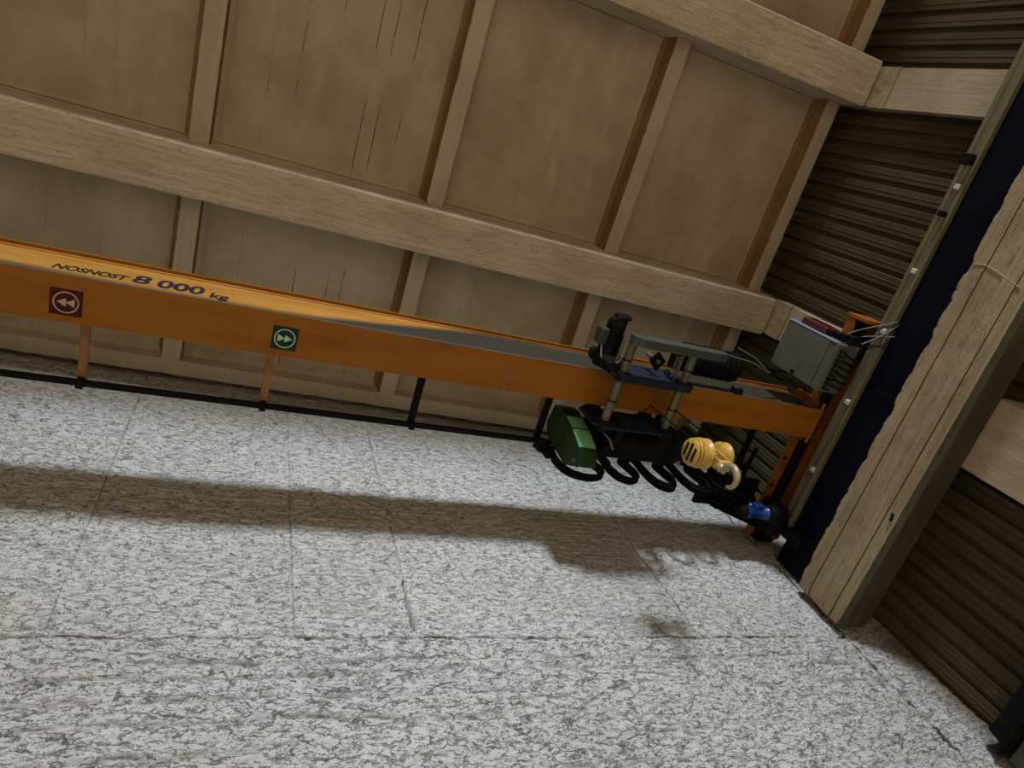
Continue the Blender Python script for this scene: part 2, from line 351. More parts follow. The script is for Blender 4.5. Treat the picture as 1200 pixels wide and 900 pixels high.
# ---- front wall of rough sprayed slabs
wf = structure('wall_front', 'rough pale grey sprayed plaster wall behind the crane', (2, 3.1, -H))
MB().box(-9, 5.9, 3.16, 3.4, -H, 6.9).build('added_backing', M['added_backing_dark'], wf)  # dark box added behind the slabs so open joints stay dark
ZL = 3.125
def slab(x0, x1, z0, z1, proud, smooth, seed, step=0.0125, jag=(0, 0, 0, 0), gouge=None):
    """one wall slab: displaced front, edges that fold back into the joints; jag = how ragged l, r, b, t edges are"""
    nx = max(2, int((x1 - x0) / step)); zs = []
    z = z0
    while z < z1 - 1e-6:
        zs.append(z); z += step if z > 1.3 else 0.10
    zs.append(z1); zs = np.array([zs[0]] + zs + [zs[-1]]); xs = np.linspace(x0, x1, nx + 1); xs = np.concatenate([[x0], xs, [x1]]); nx += 2
    X, Zg = np.meshgrid(xs, zs)
    grime_shade = np.zeros_like(X)
    wx = X + 0.05 * fbm(X * 3, Zg * 3, 3); wz = Zg + 0.06 * fbm(X * 1.6, Zg * 4, 8)
    h = 0.030 * fbm(wx * 0.9, wz * 2.2, 1) * (1 - 0.4 * smooth)
    h += 0.020 * (1 - smooth * 0.55) * fbm(wx * 5, wz * 14, 2 + seed * 0)
    h += 0.014 * (1 - smooth * 0.5) * fbm(wx * 15, wz * 38, 5, 3)
    r = 1 - np.abs(2 * fbm(wx * 4.0, wz * 17, 21, 4)) * 2.2
    h -= 0.020 * (1 - smooth * 0.6) * np.clip(r - 0.72, 0, 1) / 0.28 * (fbm(wx * 1.3, wz * 3, 31) > -0.05)
    # cast ledges: long horizontal lips, strongest low on the wall
    lips = [(2.955, 0.016, 0.05), (2.86, 0.020, 0.09), (2.70, 0.014, 0.12), (2.55, 0.016, 0.14), (2.38, 0.016, 0.16), (2.2, 0.02, 0.16), (2.02, 0.018, 0.18), (1.8, 0.02, 0.18), (3.42, 0.005, 0.08), (3.62, 0.005, 0.1), (3.85, 0.005, 0.1)]
    for zl, amp, wob in lips:
        t = wz - (zl + wob * fbm(X * 1.4, X * 0 + zl * 3.1, 40) + 0.05 * fbm(X * 5, X * 0 + zl, 41, 4, 0.7))
        gate = np.clip(0.5 + 2.6 * fbm(X * 1.3, Zg * 0 + zl * 5, 43), 0, 1)
        grime_shade = np.maximum(grime_shade, np.clip(gate * 1.7 - 0.2, 0, 1) * min(1.0, amp / 0.015) * np.exp(-((t + 0.005) / 0.009) ** 2) * np.clip(0.75 + 2.2 * fbm(X * 9, Zg * 14, 47, 3), 0, 1))  # grime line plus painted shade under each lip
        h += amp * gate * np.where(t > 0, np.exp(-t / 0.06), -0.35 * np.exp(t / 0.012))
    h += proud
    # rough horizontal raking on two of the slabs
    for xa, xb in ((0.60, 1.32), (2.55, 3.46)):
        m_ = np.clip((X - xa) / 0.15, 0, 1) * np.clip((xb - X) / 0.15, 0, 1) * np.clip((Zg - ZL) / 0.05, 0, 1) * np.clip((4.9 - Zg) / 0.3, 0, 1)
        ph = (wz + 0.05 * fbm(X * 2.5, Zg * 2, 71)) / 0.062; fr_ = ph - np.floor(ph)
        g2 = np.clip(0.35 + 3.0 * fbm(X * 2.2, np.floor(ph) * 1.7, 72), 0, 1)
        grime_shade = np.maximum(grime_shade, 0.75 * m_ * g2 * np.exp(-((fr_ - 0.5) / 0.16) ** 2))
        h -= 0.006 * m_ * g2 * np.exp(-((fr_ - 0.5) / 0.2) ** 2)
    # ragged edges, and an outer ring folded back into the joint
    X0, Z0_ = X.copy(), Zg.copy()
    for ax, dist, jg, sg in (('x', X0 - x0, jag[0], 1), ('x', x1 - X0, jag[1], -1), ('z', Z0_ - z0, jag[2], 1), ('z', z1 - Z0_, jag[3], -1)):
        if jg <= 0: continue
        if ax == 'x':
            g = np.clip(0.3 + 3.0 * fbm(Z0_ * 9 + seed, Z0_ * 0 + seed * 3, 60, 4, 0.7), 0.08, 1.7)
            if gouge is not None and sg < 0:
                for ga, gb, gw in gouge: g = g + gw / jg * np.clip((Z0_ - ga) / 0.04, 0, 1) * np.clip((gb - Z0_) / 0.04, 0, 1) * np.clip(0.7 + 2.0 * fbm(Z0_ * 13, Z0_ * 0 + 9.0, 66, 3), 0.1, 1.5)
            X = X + sg * jg * g * np.exp(-dist / 0.035)
        else:
            g = np.clip(0.3 + 3.0 * fbm(X0 * 9 + seed, X0 * 0 + seed * 3, 61, 4, 0.7), 0.0, 1.7)
            Zg = Zg + sg * jg * g * np.exp(-dist / 0.035)
    ring = np.zeros_like(h); ring[:, 0] = ring[:, -1] = 1; ring[0, :] = ring[-1, :] = 1
    h -= 0.15 * ring
    open_x = np.clip((X - X0) * np.exp((X0 - x0) / 0.035) * 200, 0, 1) * (X0 - x0 < 0.001) + np.clip((X0 - X) * np.exp((x1 - X0) / 0.035) * 200, 0, 1) * (x1 - X0 < 0.001)
    open_z = np.clip(np.abs(Zg - Z0_) * 220, 0, 1) * ((Z0_ - z0 < 0.001) | (z1 - Z0_ < 0.001))
    grime_shade = np.maximum(grime_shade, np.clip(open_x + open_z, 0, 1))
    V = np.stack([X.ravel(), 3.0 - h.ravel(), Zg.ravel() + H], 1)
    m = nx + 1; q = len(zs)
    i = np.arange(q - 1)[:, None] * m + np.arange(nx)[None, :]
    F = np.stack([i, i + 1, i + m + 1, i + m], -1).reshape(-1, 4)
    o = Vector(wf['origin']); V = V - np.array(o)
    me = bpy.data.meshes.new('wall_slab'); me.vertices.add(len(V)); me.vertices.foreach_set('co', V.ravel())
    me.loops.add(F.size); me.loops.foreach_set('vertex_index', F.ravel().astype(np.int32))
    me.polygons.add(len(F)); me.polygons.foreach_set('loop_start', np.arange(0, F.size, 4, dtype=np.int32))
    me.polygons.foreach_set('loop_total', np.full(len(F), 4, dtype=np.int32))
    me.polygons.foreach_set('use_smooth', np.ones(len(F), dtype=bool)); me.update(); me.validate()
    at = me.attributes.new('grime_shade', 'FLOAT', 'POINT'); at.data.foreach_set('value', grime_shade.ravel().astype(np.float32))
    me.materials.append(M['wall'])
    ob = bpy.data.objects.new('wall_slab', me); C.objects.link(ob); ob.parent = wf
    return ob
slab(-3.4, -0.66, ZL, 6.62, 0.003, 0.05, 1, jag=(0, 0.0015, 0.004, 0))
slab(-0.66, 0.58, ZL, 6.62, -0.004, 0.75, 2, jag=(0.0015, 0.0015, 0.006, 0))
slab(0.58, 1.325, ZL, 6.62, 0.001, 0.35, 3, jag=(0.0015, 0.003, 0.004, 0), gouge=[(3.17, 3.68, 0.030)])
slab(1.325, 3.52, ZL, 6.62, -0.002, 0.7, 4, jag=(0.0015, 0.006, 0.007, 0))
slab(3.52, 5.045, ZL, 6.62, 0.003, 0.7, 5, jag=(0.004, 0.004, 0.007, 0), gouge=[(3.18, 3.42, 0.016), (3.72, 3.98, 0.016)])
slab(5.045, 5.75, -H, 6.62, 0.004, 0.2, 6, jag=(0.012, 0, 0, 0), step=0.016)
slab(-3.4, 5.045, -H, ZL, -0.004, 0.0, 7, jag=(0, 0.022, 0, 0.007))
MB().box(-9, -3.4, 3.0, 3.16, -H, 6.62).build('plain_bay', M['wall'], wf)

# ---- ceiling: coffered concrete, falling gently to the right-hand wall
S = 0.04
slope = lambda x, y, z: (x, y, z - S * x)
ZR, ZS, ZB = 6.36, 6.555, 6.10
ce = structure('ceiling', 'coffered concrete ceiling of beams, ribs and recessed panels', (0, 0, 6.9))
MB().box(-16, 5.9, -9, 3.4, 6.92, 7.05).warp(slope).build('added_cover_slab', M['soffit'], ce)  # unseen slab added over the ceiling to block world light
BEAMS = [(0.83, 1.24), (-1.66, -1.235), (-4.15, -3.72), (-6.64, -6.22)]
def beam_poly(y0, y1):
    return [(y0 + 0.012, ZB), (y1 - 0.012, ZB), (y1, ZB + 0.012), (y1 + 0.012, ZS - 0.04), (y1 + 0.045, ZS + 0.03), (y0 - 0.045, ZS + 0.03), (y0 - 0.012, ZS - 0.04), (y0, ZB + 0.012)]
for k, (y0, y1) in enumerate(BEAMS):
    ts = lsp(-9, -2.6, 0.8)[:-1] + lsp(-2.6, 5.40, 0.03 if k < 2 else 0.3)
    MB().sweep(beam_poly(y0, y1), 'x', ts, 0.0018, 9, 3.0 + k, 0.05, chip=(0, 1)).warp(slope).build('roof_beam', M['beam'], ce)
# edge strip along the rough wall
ts = lsp(-9, -2.6, 0.8)[:-1] + lsp(-2.6, 5.42, 0.03)
MB().sweep([(2.795, ZR), (2.942, ZR), (2.952, ZR + 0.012), (2.952, 6.9), (2.75, 6.9), (2.75, ZS - 0.02), (2.795, ZS - 0.04)], 'x', ts, 0.006, 14, 8.0, 0.05, chip=(1, 2)).warp(slope).build('edge_strip', M['rib'], ce)
RIBS = [-6.4, -4.45, -2.46, -0.49, 1.533, 3.426, 5.275]
BAYS = [(1.24, 2.795), (-1.235, 0.83), (-3.72, -1.66), (-6.22, -4.15)]
for bi, (ya, yb) in enumerate(BAYS):
    for ri, x in enumerate(RIBS):
        w = 0.078
        far = x < -2.6 or bi > 2
        ts = lsp(ya - 0.02, yb + 0.02, 0.5 if far else 0.05)
        # two materials on one rib: pale underside, brown flanks
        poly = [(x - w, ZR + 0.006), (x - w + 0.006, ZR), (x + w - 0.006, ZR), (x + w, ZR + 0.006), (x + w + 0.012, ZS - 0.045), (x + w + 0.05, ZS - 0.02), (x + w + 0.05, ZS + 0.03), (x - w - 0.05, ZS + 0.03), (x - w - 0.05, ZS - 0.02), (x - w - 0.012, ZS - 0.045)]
        rb = MB().sweep(poly, 'y', ts, 0.0035, 12, ri * 3.3 + bi, 0.06, chip=(1, 2) if not far else ()).warp(slope)
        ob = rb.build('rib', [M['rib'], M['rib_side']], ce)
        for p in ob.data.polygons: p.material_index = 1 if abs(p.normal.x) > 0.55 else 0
    for ri in range(len(RIBS) - 1):
        xa, xb = RIBS[ri] + 0.105, RIBS[ri + 1] - 0.105
        pn = MB(); c = 0.035
        y0, y1 = ya + 0.03, yb - 0.03
        pn.add([(xa, y0, ZS - 0.03), (xb, y0, ZS - 0.03), (xb, y1, ZS - 0.03), (xa, y1, ZS - 0.03),
                (xa + c, y0 + c, ZS), (xb - c, y0 + c, ZS), (xb - c, y1 - c, ZS), (xa + c, y1 - c, ZS),
                (xa, y0, ZS + 0.05), (xb, y0, ZS + 0.05), (xb, y1, ZS + 0.05), (xa, y1, ZS + 0.05)],
               [(0, 1, 5, 4), (1, 2, 6, 5), (2, 3, 7, 6), (3, 0, 4, 7), (4, 5, 6, 7), (8, 11, 10, 9), (0, 8, 9, 1), (1, 9, 10, 2), (2, 10, 11, 3), (3, 11, 8, 0)])
        pn.warp(slope).build('coffer_panel', M['soffit'], ce)

# ---- right-hand wall: ribbed cladding sheets over a low plinth
wr = structure('wall_right', 'dark olive ribbed metal cladding beyond the crane runway', (5.6, -2, -H))
MB().box(5.68, 5.9, -9, 3.4, -H, 6.9).build('added_backing', M['added_backing_dark'], wr)  # added unseen behind the cladding against light leaks
PITCH = 0.155
y = 2.98
while y > -5:
    pts = []
    for k in range(6):
        b = y - k * PITCH
        pts += [(5.625, b), (5.625, b - 0.032), (5.588, b - 0.044), (5.588, b - 0.088), (5.583, b - 0.092), (5.588, b - 0.096), (5.588, b - 0.143)]
    pts.append((5.625, y - 6 * PITCH - 0.012))
    poly = pts + [(5.64, y - 6 * PITCH - 0.012), (5.64, y)]
    MB().prism(poly, 'z', 2.10, 6.75).build('siding_sheet', M['siding'], wr)
    y -= 6 * PITCH
MB().cbox(5.42, 5.7, -6, 2.985, -H, 1.93, 0.01).build('plinth', M['plinth'], wr)
tr = structure('trim_1', 'black steel sill channel under the cladding at lower right', (5.4, 0, 1.95))
MB().prism([(5.30, 1.95), (5.62, 1.95), (5.62, 2.12), (5.585, 2.12), (5.50, 2.10), (5.34, 2.09)], 'y', -6, 2.86).build('sill_channel', M['black_steel'], tr)
MB().prism([(5.29, 1.94), (5.62, 1.94), (5.62, 1.955), (5.29, 1.955)], 'y', -6, 2.93).build('drip_edge', M['black_steel'], tr)

# ---- concrete columns standing in front of the cladding
def column(y0, y1, label, low):
    t = thing('column', label, 'column', (5.5, (y0 + y1) / 2, -H), 'concrete columns along the right-hand wall')
    zt = ZB - S * 5.42
    MB().sweep([(5.46, y0), (5.58, y0), (5.58, y1), (5.46, y1)], 'z', lsp(3.2, zt - 0.02, 0.08), 0.003, 8, y0, 0.06).build('upper_shaft', M['column'], t)
    MB().sweep([(5.44, y0 - 0.005), (5.58, y0 - 0.005), (5.58, y1 + 0.005), (5.44, y1 + 0.005)], 'z', lsp(zt - 0.20, zt + 0.03, 0.03), 0.006, 16, y0, 0.04).build('grout_collar', M['grout'], t)
    MB().sweep([(5.42, y0 + 0.004), (5.58, y0 + 0.004), (5.58, y1 - 0.004), (5.42, y1 - 0.004)], 'z', lsp(zt - 0.005, 6.6, 0.06), 0.005, 16, y0, 0.05).build('bearing_block', M['grout'], t)
    MB().sweep([(5.255, y0 - low), (5.58, y0 - low), (5.58, y1 + low + 0.02), (5.255, y1 + low + 0.02)], 'z', lsp(-H, 3.2, 0.08), 0.003, 8, y0 + 4, 0.06).build('lower_shaft', M['column'], t)
    return t
column(0.83, 1.215, 'concrete column behind the grey cabinet, its wider foot showing below the crane beam', 0.09)
column(-1.62, -1.245, 'concrete column at top right, bare between roof beam and crane rail', 0.09)

# ================================================================== THINGS
# ---- concrete crane beam along the right-hand wall
cb = thing('crane_beam', 'massive tan concrete crane beam with chipped top edge and board marks', 'beam', (5.1, 0, 3.14))
poly = [(4.985, 3.145), (5.235, 3.145), (5.25, 3.16), (5.25, 3.70), (4.955, 3.70), (4.950, 3.560), (4.957, 3.553), (4.955, 3.546), (4.955, 3.405), (4.944, 3.395), (4.946, 3.290), (4.955, 3.285), (4.952, 3.185)]
ys = lsp(-5, -1.6, 0.4)[:-1] + lsp(-1.6, 2.86, 0.018) + [2.88, 2.90, 2.915, 2.925]
n0 = MB().sweep(poly, 'y', ys, 0.0035, 10, 2.0, 0.035, chip=(4,), chipd=0.035)
def rnd(x, y, z):      # the end by the wall is worn round
    if y > 2.84:
        k = ((y - 2.84) / 0.09) ** 2 * 0.08; cx, cz = 5.1, 3.43
        return (x + (cx - x) * k * 0.6, y, z + (cz - z) * k)
    return (x, y, z)
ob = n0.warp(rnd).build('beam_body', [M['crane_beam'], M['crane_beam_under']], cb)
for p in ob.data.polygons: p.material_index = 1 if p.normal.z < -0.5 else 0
for y0, dz in ((-0.10, 0.0),):
    MB().tube([(4.949, y0, 3.66), (4.9465, y0 - 0.02, 3.55), (4.948, y0 + 0.015, 3.42), (4.946, y0 + 0.06, 3.25)], 0.004, 6).build('mortar_seam', M['grout'], cb)
MB().tube([(4.946, 1.9, 3.232), (4.944, 1.88, 3.225), (4.946, 1.84, 3.24)], 0.012, 8).build('steel_lug', M['black_steel'], cb)

# ---- steel runway girder with rail
rr = thing('crane_runway', 'navy steel runway girder with worn rail on top of the concrete beam', 'rail', (5.1, 0, 3.70))
MB().box(5.10, 5.20, -5, 2.97, 3.705, 4.12).build('web', M['navy'], rr)
MB().cbox(5.05, 5.21, -5, 2.60, 4.12, 4.155, 0.004).build('top_flange', M['rail'], rr)
MB().prism([(5.065, 4.155), (5.195, 4.155), (5.195, 4.175), (5.150, 4.19), (5.150, 4.235), (5.165, 4.245), (5.165, 4.28), (5.095, 4.28), (5.095, 4.245), (5.110, 4.235), (5.110, 4.19), (5.065, 4.175)], 'y', -5, 2.57).build('rail_bar', M['rail'], rr)
for y in (-2.0, -0.62, 0.08, 0.62, 1.3, 2.0):
    MB().cbox(5.035, 5.085, y - 0.022, y + 0.022, 4.15, 4.20, 0.006).build('rail_clip', M['clip'], rr)
for y, s in ((-0.83, 0.04), (-0.40, 0.022)):
    MB().cbox(5.0, 5.07, y - s, y + s, 4.14, 4.14 + 2.6 * s, 0.006).build('limit_stop', M['black_steel'], rr)
MB().cbox(5.0, 5.22, 2.60, 2.70, 3.9, 4.24, 0.01).build('end_buffer', M['black_steel'], rr)

# ---- the bridge crane: girder, end carriage, cabinet, festoon rail
cr = thing('bridge_crane', 'orange single-girder bridge crane with lettering, arrow signs and grey cabinet', 'crane', (2, 1.6, 4.28))
XL, XR = -7.0, 4.98
gi = MB().box(XL, XR, 1.495, 1.507, 4.312, 4.79).build('girder', M['web'], cr)
MB().box(XL, XR, 1.69, 1.702, 4.312, 4.79).build('rear_web', M['orange'], cr)
bf = MB(); bf.box(XL, XR, 1.457, 1.745, 4.298, 4.312); bf.build('bottom_flange', M['orange'], cr)
MB().box(XL, XR, 1.4535, 1.4570, 4.2985, 4.3115).build('flange_edge', M['bare_steel'], cr)
MB().box(XL, XR, 1.462, 1.735, 4.79, 4.806).build('top_flange', M['orange'], cr)
MB().tube([(XL, 1.4905, 4.783), (XR, 1.4905, 4.783)], 0.007, 8).build('weld_bead', M['web'], cr)
ws = MB()
for dx in (0.0, 0.018, 0.04): ws.tube([(1.87 + dx, 1.46, 4.2985), (1.878 + dx * 0.6, 1.60, 4.2975), (1.888 + dx * 0.3, 1.742, 4.2985)], 0.0035, 6)
tag(ws.build('weld_seam', M['bracket_orange'], cr), 'pale weld seam across the girder underside')
def lettering(txt, x0, x1, zb, h, mat, shear=0.18, bold=0.012):
    cu = bpy.data.curves.new('lettering', 'FONT'); cu.body = txt; cu.size = 1; cu.shear = shear; cu.offset = bold; cu.extrude = 0.0
    tmp = bpy.data.objects.new('tmp', cu); C.objects.link(tmp); bpy.context.view_layer.update()
    me = bpy.data.meshes.new_from_object(tmp.evaluated_get(bpy.context.evaluated_depsgraph_get()))
    P = np.array([v.co[:] for v in me.vertices]); F = [list(p.vertices) for p in me.polygons]
    bpy.data.objects.remove(tmp); bpy.data.curves.remove(cu); bpy.data.meshes.remove(me)
    base = 0.0; top = 0.70
    mn, mx = P[:, 0].min(), P[:, 0].max()
    V = [(x0 + (p[0] - mn) / (mx - mn) * (x1 - x0), 1.4935, zb + p[1] / top * h) for p in P]
    ob = MB().add(V, F).build('lettering', mat, cr, fix=False)
    return ob
tag(lettering('NOSNOST', -1.035, -0.635, 4.508, 0.085, M['letter'], 0.25, 0.034), 'black word NOSNOST')
tag(lettering('8', -0.615, -0.515, 4.503, 0.150, M['digit'], 0.1, 0.022), 'large dark blue figure 8')
tag(lettering('000', -0.478, -0.205, 4.497, 0.150, M['digit'], 0.1, 0.03), 'large dark blue figures 000')
tag(lettering('kg', -0.172, -0.055, 4.478, 0.098, M['letter'], 0.1, 0.03), 'black unit mark kg')
def sign(x0, x1, y0, y1, plate, ink, direction, label):
    z = 4.298
    sg = tag(MB().cbox(x0, x1, y0, y1, z - 0.003, z, 0.001).build('direction_sign', plate, cr), label)
    cx, cy = (x0 + x1) / 2, (y0 + y1) / 2; r = 0.066; rg = MB(); n = 40
    V = [(cx + q * math.cos(2 * math.pi * k / n), cy + q * math.sin(2 * math.pi * k / n), z - 0.004) for q in (r, r - 0.008) for k in range(n)]
    rg.add(V, [(k, (k + 1) % n, n + (k + 1) % n, n + k) for k in range(n)]).build('ring', ink, sg)
    for k in (0, 1):
        bx = cx + direction * (-0.044 + 0.044 * k)
        MB().prism([(bx, cy - 0.026), (bx + direction * 0.046, cy), (bx, cy + 0.026)], 'z', z - 0.0045, z - 0.003).build('arrow', ink, sg)
sign(-0.985, -0.82, 1.54, 1.70, M['sign_red'], M['sign_pink'], -1, 'dark red sign with a double arrow to the left in a ring')
sign(0.23, 0.388, 1.54, 1.70, M['sign_green'], M['sign_mint'], 1, 'dark green sign with a double arrow to the right in a ring')
# festoon rail on brackets behind the girder
fr = MB().cbox(XL, 4.85, 2.28, 2.32, 4.645, 4.685, 0.006).build('festoon_rail', M['black_steel'], cr)
for k, x in enumerate((-5.4, -4.27, -3.13, -2.0, -0.87, 0.27, 1.385, 2.5, 3.62, 4.72)):
    b = MB(); b.cbox(x - 0.027, x + 0.027, 1.70, 2.31, 4.69, 4.735, 0.006)
    br = b.build('rail_bracket', M['bracket_orange'] if x < 1 else M['black_steel'], cr)
    MB().cbox(x - 0.022, x + 0.022, 2.27, 2.33, 4.625, 4.70, 0.004).build('clamp', M['black_steel'], br)
# end carriage on the runway rail
def ec_part(mb, name, mat, parent=None, label=None): return tag(mb.build(name, mat, parent or cr), label)
inner = MB(); inner.prism([(0.60, 4.44), (0.68, 4.415), (2.86, 4.415), (2.93, 4.44), (2.93, 4.50), (0.60, 4.50)], 'x', 4.98, 4.995)
carr = ec_part(inner, 'end_carriage', M['orange_dark'], None, 'orange end carriage on the runway rail')
MB().prism([(0.60, 4.36), (0.68, 4.30), (2.86, 4.30), (2.93, 4.36), (2.93, 4.50), (0.60, 4.50)], 'x', 5.20, 5.215).build('outer_plate', M['orange_dark'], carr)
MB().box(5.03, 5.15, 0.64, 2.90, 4.43, 4.49).build('dark_filler', M['black_steel'], carr)  # black filler added so the gap between plates looks shaded
MB().box(4.98, 5.215, 0.60, 2.93, 4.50, 4.515).build('top_plate', M['orange_dark'], carr)
MB().cbox(4.97, 5.225, 0.575, 0.61, 4.30, 4.53, 0.004).build('end_plate', M['orange_dark'], carr)
MB().cbox(4.99, 5.19, 2.90, 2.93, 4.33, 4.50, 0.004).build('end_plate', M['black_steel'], carr)
for y in (0.86, 2.66):
    MB().lathe((5.02, y, 4.385), (1, 0, 0), [(0, 0.03), (0, 0.118), (0.025, 0.118), (0.03, 0.105), (0.13, 0.105), (0.135, 0.118), (0.16, 0.118), (0.16, 0.03)], 28).build('wheel', M['black_steel'], carr)
for y in (1.15, 1.40, 2.05, 2.35):
    MB().cyl((4.965, y, 4.455), (4.983, y, 4.455), 0.018, n=6).build('bolt', M['black_steel'], carr)
MB().tube([(4.955, 0.98, 4.335), (4.955, 2.85, 4.335)], 0.013, 8).build('conduit', M['black_steel'], carr)
MB().tube([(4.945, 0.80, 4.44), (4.945, 1.40, 4.43)], 0.014, 8).build('conduit', M['bracket_orange'], carr)
MB().cbox(4.955, 4.98, 1.40, 1.80, 4.30, 4.66, 0.004).build('joint_plate', M['orange_dark'], cr)
# blue travel drive by the rough wall
dv = tag(MB().lathe((4.49, 2.52, 4.19), (1, 0, 0), [(0, 0.03), (0, 0.050), (0.02, 0.062), (0.10, 0.062), (0.105, 0.056), (0.27, 0.056), (0.275, 0.065), (0.29, 0.065), (0.29, 0.02)], 24).build('drive_motor', M['blue'], cr), 'blue drive motor of the end carriage')
MB().lathe((4.455, 2.52, 4.19), (1, 0, 0), [(0, 0.02), (0, 0.055), (0.05, 0.066), (0.06, 0.066), (0.06, 0.02)], 24).build('fan_cowl', M['black_steel'], dv)
MB().cbox(4.60, 4.70, 2.43, 2.475, 4.16, 4.23, 0.006).build('terminal_box', M['blue'], dv)
gb = MB(); gb.lathe((4.78, 2.52, 4.19), (1, 0, 0), [(0, 0.03), (0, 0.07), (0.05, 0.10), (0.12, 0.10), (0.15, 0.07), (0.22, 0.06), (0.22, 0.02)], 24); gb.cbox(4.83, 4.98, 2.42, 2.72, 4.12, 4.36, 0.02)
gb.build('reducer', M['black_steel'], cr)
# grey control cabinet near the end of the girder
X0, X1, Y0, Y1, Z0, Z1 = 4.60, 4.84, 0.80, 1.235, 4.13, 4.75
cab = tag(MB().cbox(X0, X1, Y0, Y1, Z0, Z1, 0.006).build('control_cabinet', M['cabinet'], cr), 'grey steel control cabinet')
dr = MB().cbox(X0 - 0.018, X0 - 0.001, Y0 + 0.012, Y1 - 0.006, Z0 + 0.085, Z1 - 0.006, 0.004).build('door', M['cabinet'], cab)
MB().cbox(X0 - 0.030, X0 - 0.016, Y1 - 0.055, Y1 - 0.025, Z0 + 0.30, Z0 + 0.34, 0.004).build('latch', M['black_steel'], cab)
MB().cbox(X0 - 0.020, X0 + 0.05, Y0 - 0.008, Y0 + 0.006, Z0 + 0.02, Z1, 0.003).build('lit_edge', M['cabinet_edge'], cab)  # light on the cabinet's edge, painted as a paler strip
MB().cbox(X0 - 0.012, X0 - 0.001, Y0 + 0.012, Y1 - 0.006, Z0 + 0.006, Z0 + 0.078, 0.003).build('gland_plate', M['cabinet'], cab)
for k in range(9):
    yy = Y0 + 0.05 + k * 0.043
    MB().lathe((X0 + 0.05, yy, Z0), (0, 0, -1), [(0, 0.016), (0.02, 0.016), (0.022, 0.012), (0.06, 0.010), (0.06, 0.004)], 10).build('cable_gland', M['black_steel'], cab)
for k in range(6):
    yy = Y0 + 0.07 + k * 0.055
    MB().tube([(X0 + 0.06, yy, Z0 - 0.04), (X0 + 0.09, yy + 0.01, Z0 - 0.10), (X0 + 0.20, yy + 0.03, Z0 - 0.06 + 0.02 * (k % 2)), (4.93, yy + 0.05, 4.20), (4.955, yy + 0.1, 4.33)], 0.011, 8).build('cable', M['rubber'], cab)
MB().cbox(X1 - 0.02, 4.975, 0.86, 1.18, 4.38, 4.42, 0.004).build('shelf_bracket', M['black_steel'], cr)
MB().cbox(X1 - 0.02, 4.975, 0.86, 1.18, 4.58, 4.62, 0.004).build('shelf_bracket', M['black_steel'], cr)
MB().cbox(4.955, 4.985, 0.84, 1.20, 4.36, 4.66, 0.004).build('shelf_plate', M['black_steel'], cr)
rd = tag(MB().cbox(4.63, 4.80, 0.728, 0.795, 4.36, 4.66, 0.012).build('siren_box', M['red'], cr), 'red siren box beside the cabinet')
for k in range(5): MB().cyl((4.66 + 0.0, 0.726, 4.40 + k * 0.05), (4.76, 0.726, 4.40 + k * 0.05), 0.006, n=8).build('louvre', M['sign_red'], rd)
cn = MB()
for k in range(4): cn.cbox(4.64 + 0.02 * k, 4.70 + 0.03 * k, 0.735 - 0.008 * k, 0.79, 4.29 - 0.055 * k, 4.335 - 0.055 * k, 0.008)
cn.build('plug_connectors', M['black_steel'], cr)
# stray wires reaching over the rail
rw = random.Random(4)
for k in range(9):
    p0 = Vector((4.70 + 0.02 * k, 0.76 + 0.01 * (k % 3), 4.24 - 0.02 * k)); p3 = Vector((5.06 + rw.uniform(-0.02, 0.03), 0.55 + rw.uniform(-0.08, 0.22), 4.12 + rw.uniform(-0.08, 0.06)))
    m1 = p0.lerp(p3, 0.35) + Vector((rw.uniform(-0.03, 0.03), rw.uniform(-0.05, 0.05), rw.uniform(-0.05, 0.05))); m2 = p0.lerp(p3, 0.7) + Vector((rw.uniform(-0.03, 0.0), rw.uniform(-0.05, 0.05), rw.uniform(-0.04, 0.06)))
    pts = []
    for i in range(13):
        t = i / 12; a = p0.lerp(m1, t); b = m1.lerp(m2, t); c = m2.lerp(p3, t); d = a.lerp(b, t); e = b.lerp(c, t); pts.append(d.lerp(e, t))
    MB().tube(pts, 0.004 if k % 3 else 0.005, 6).build('wire', M['wire'] if k % 3 == 0 else M['rubber'], cr)

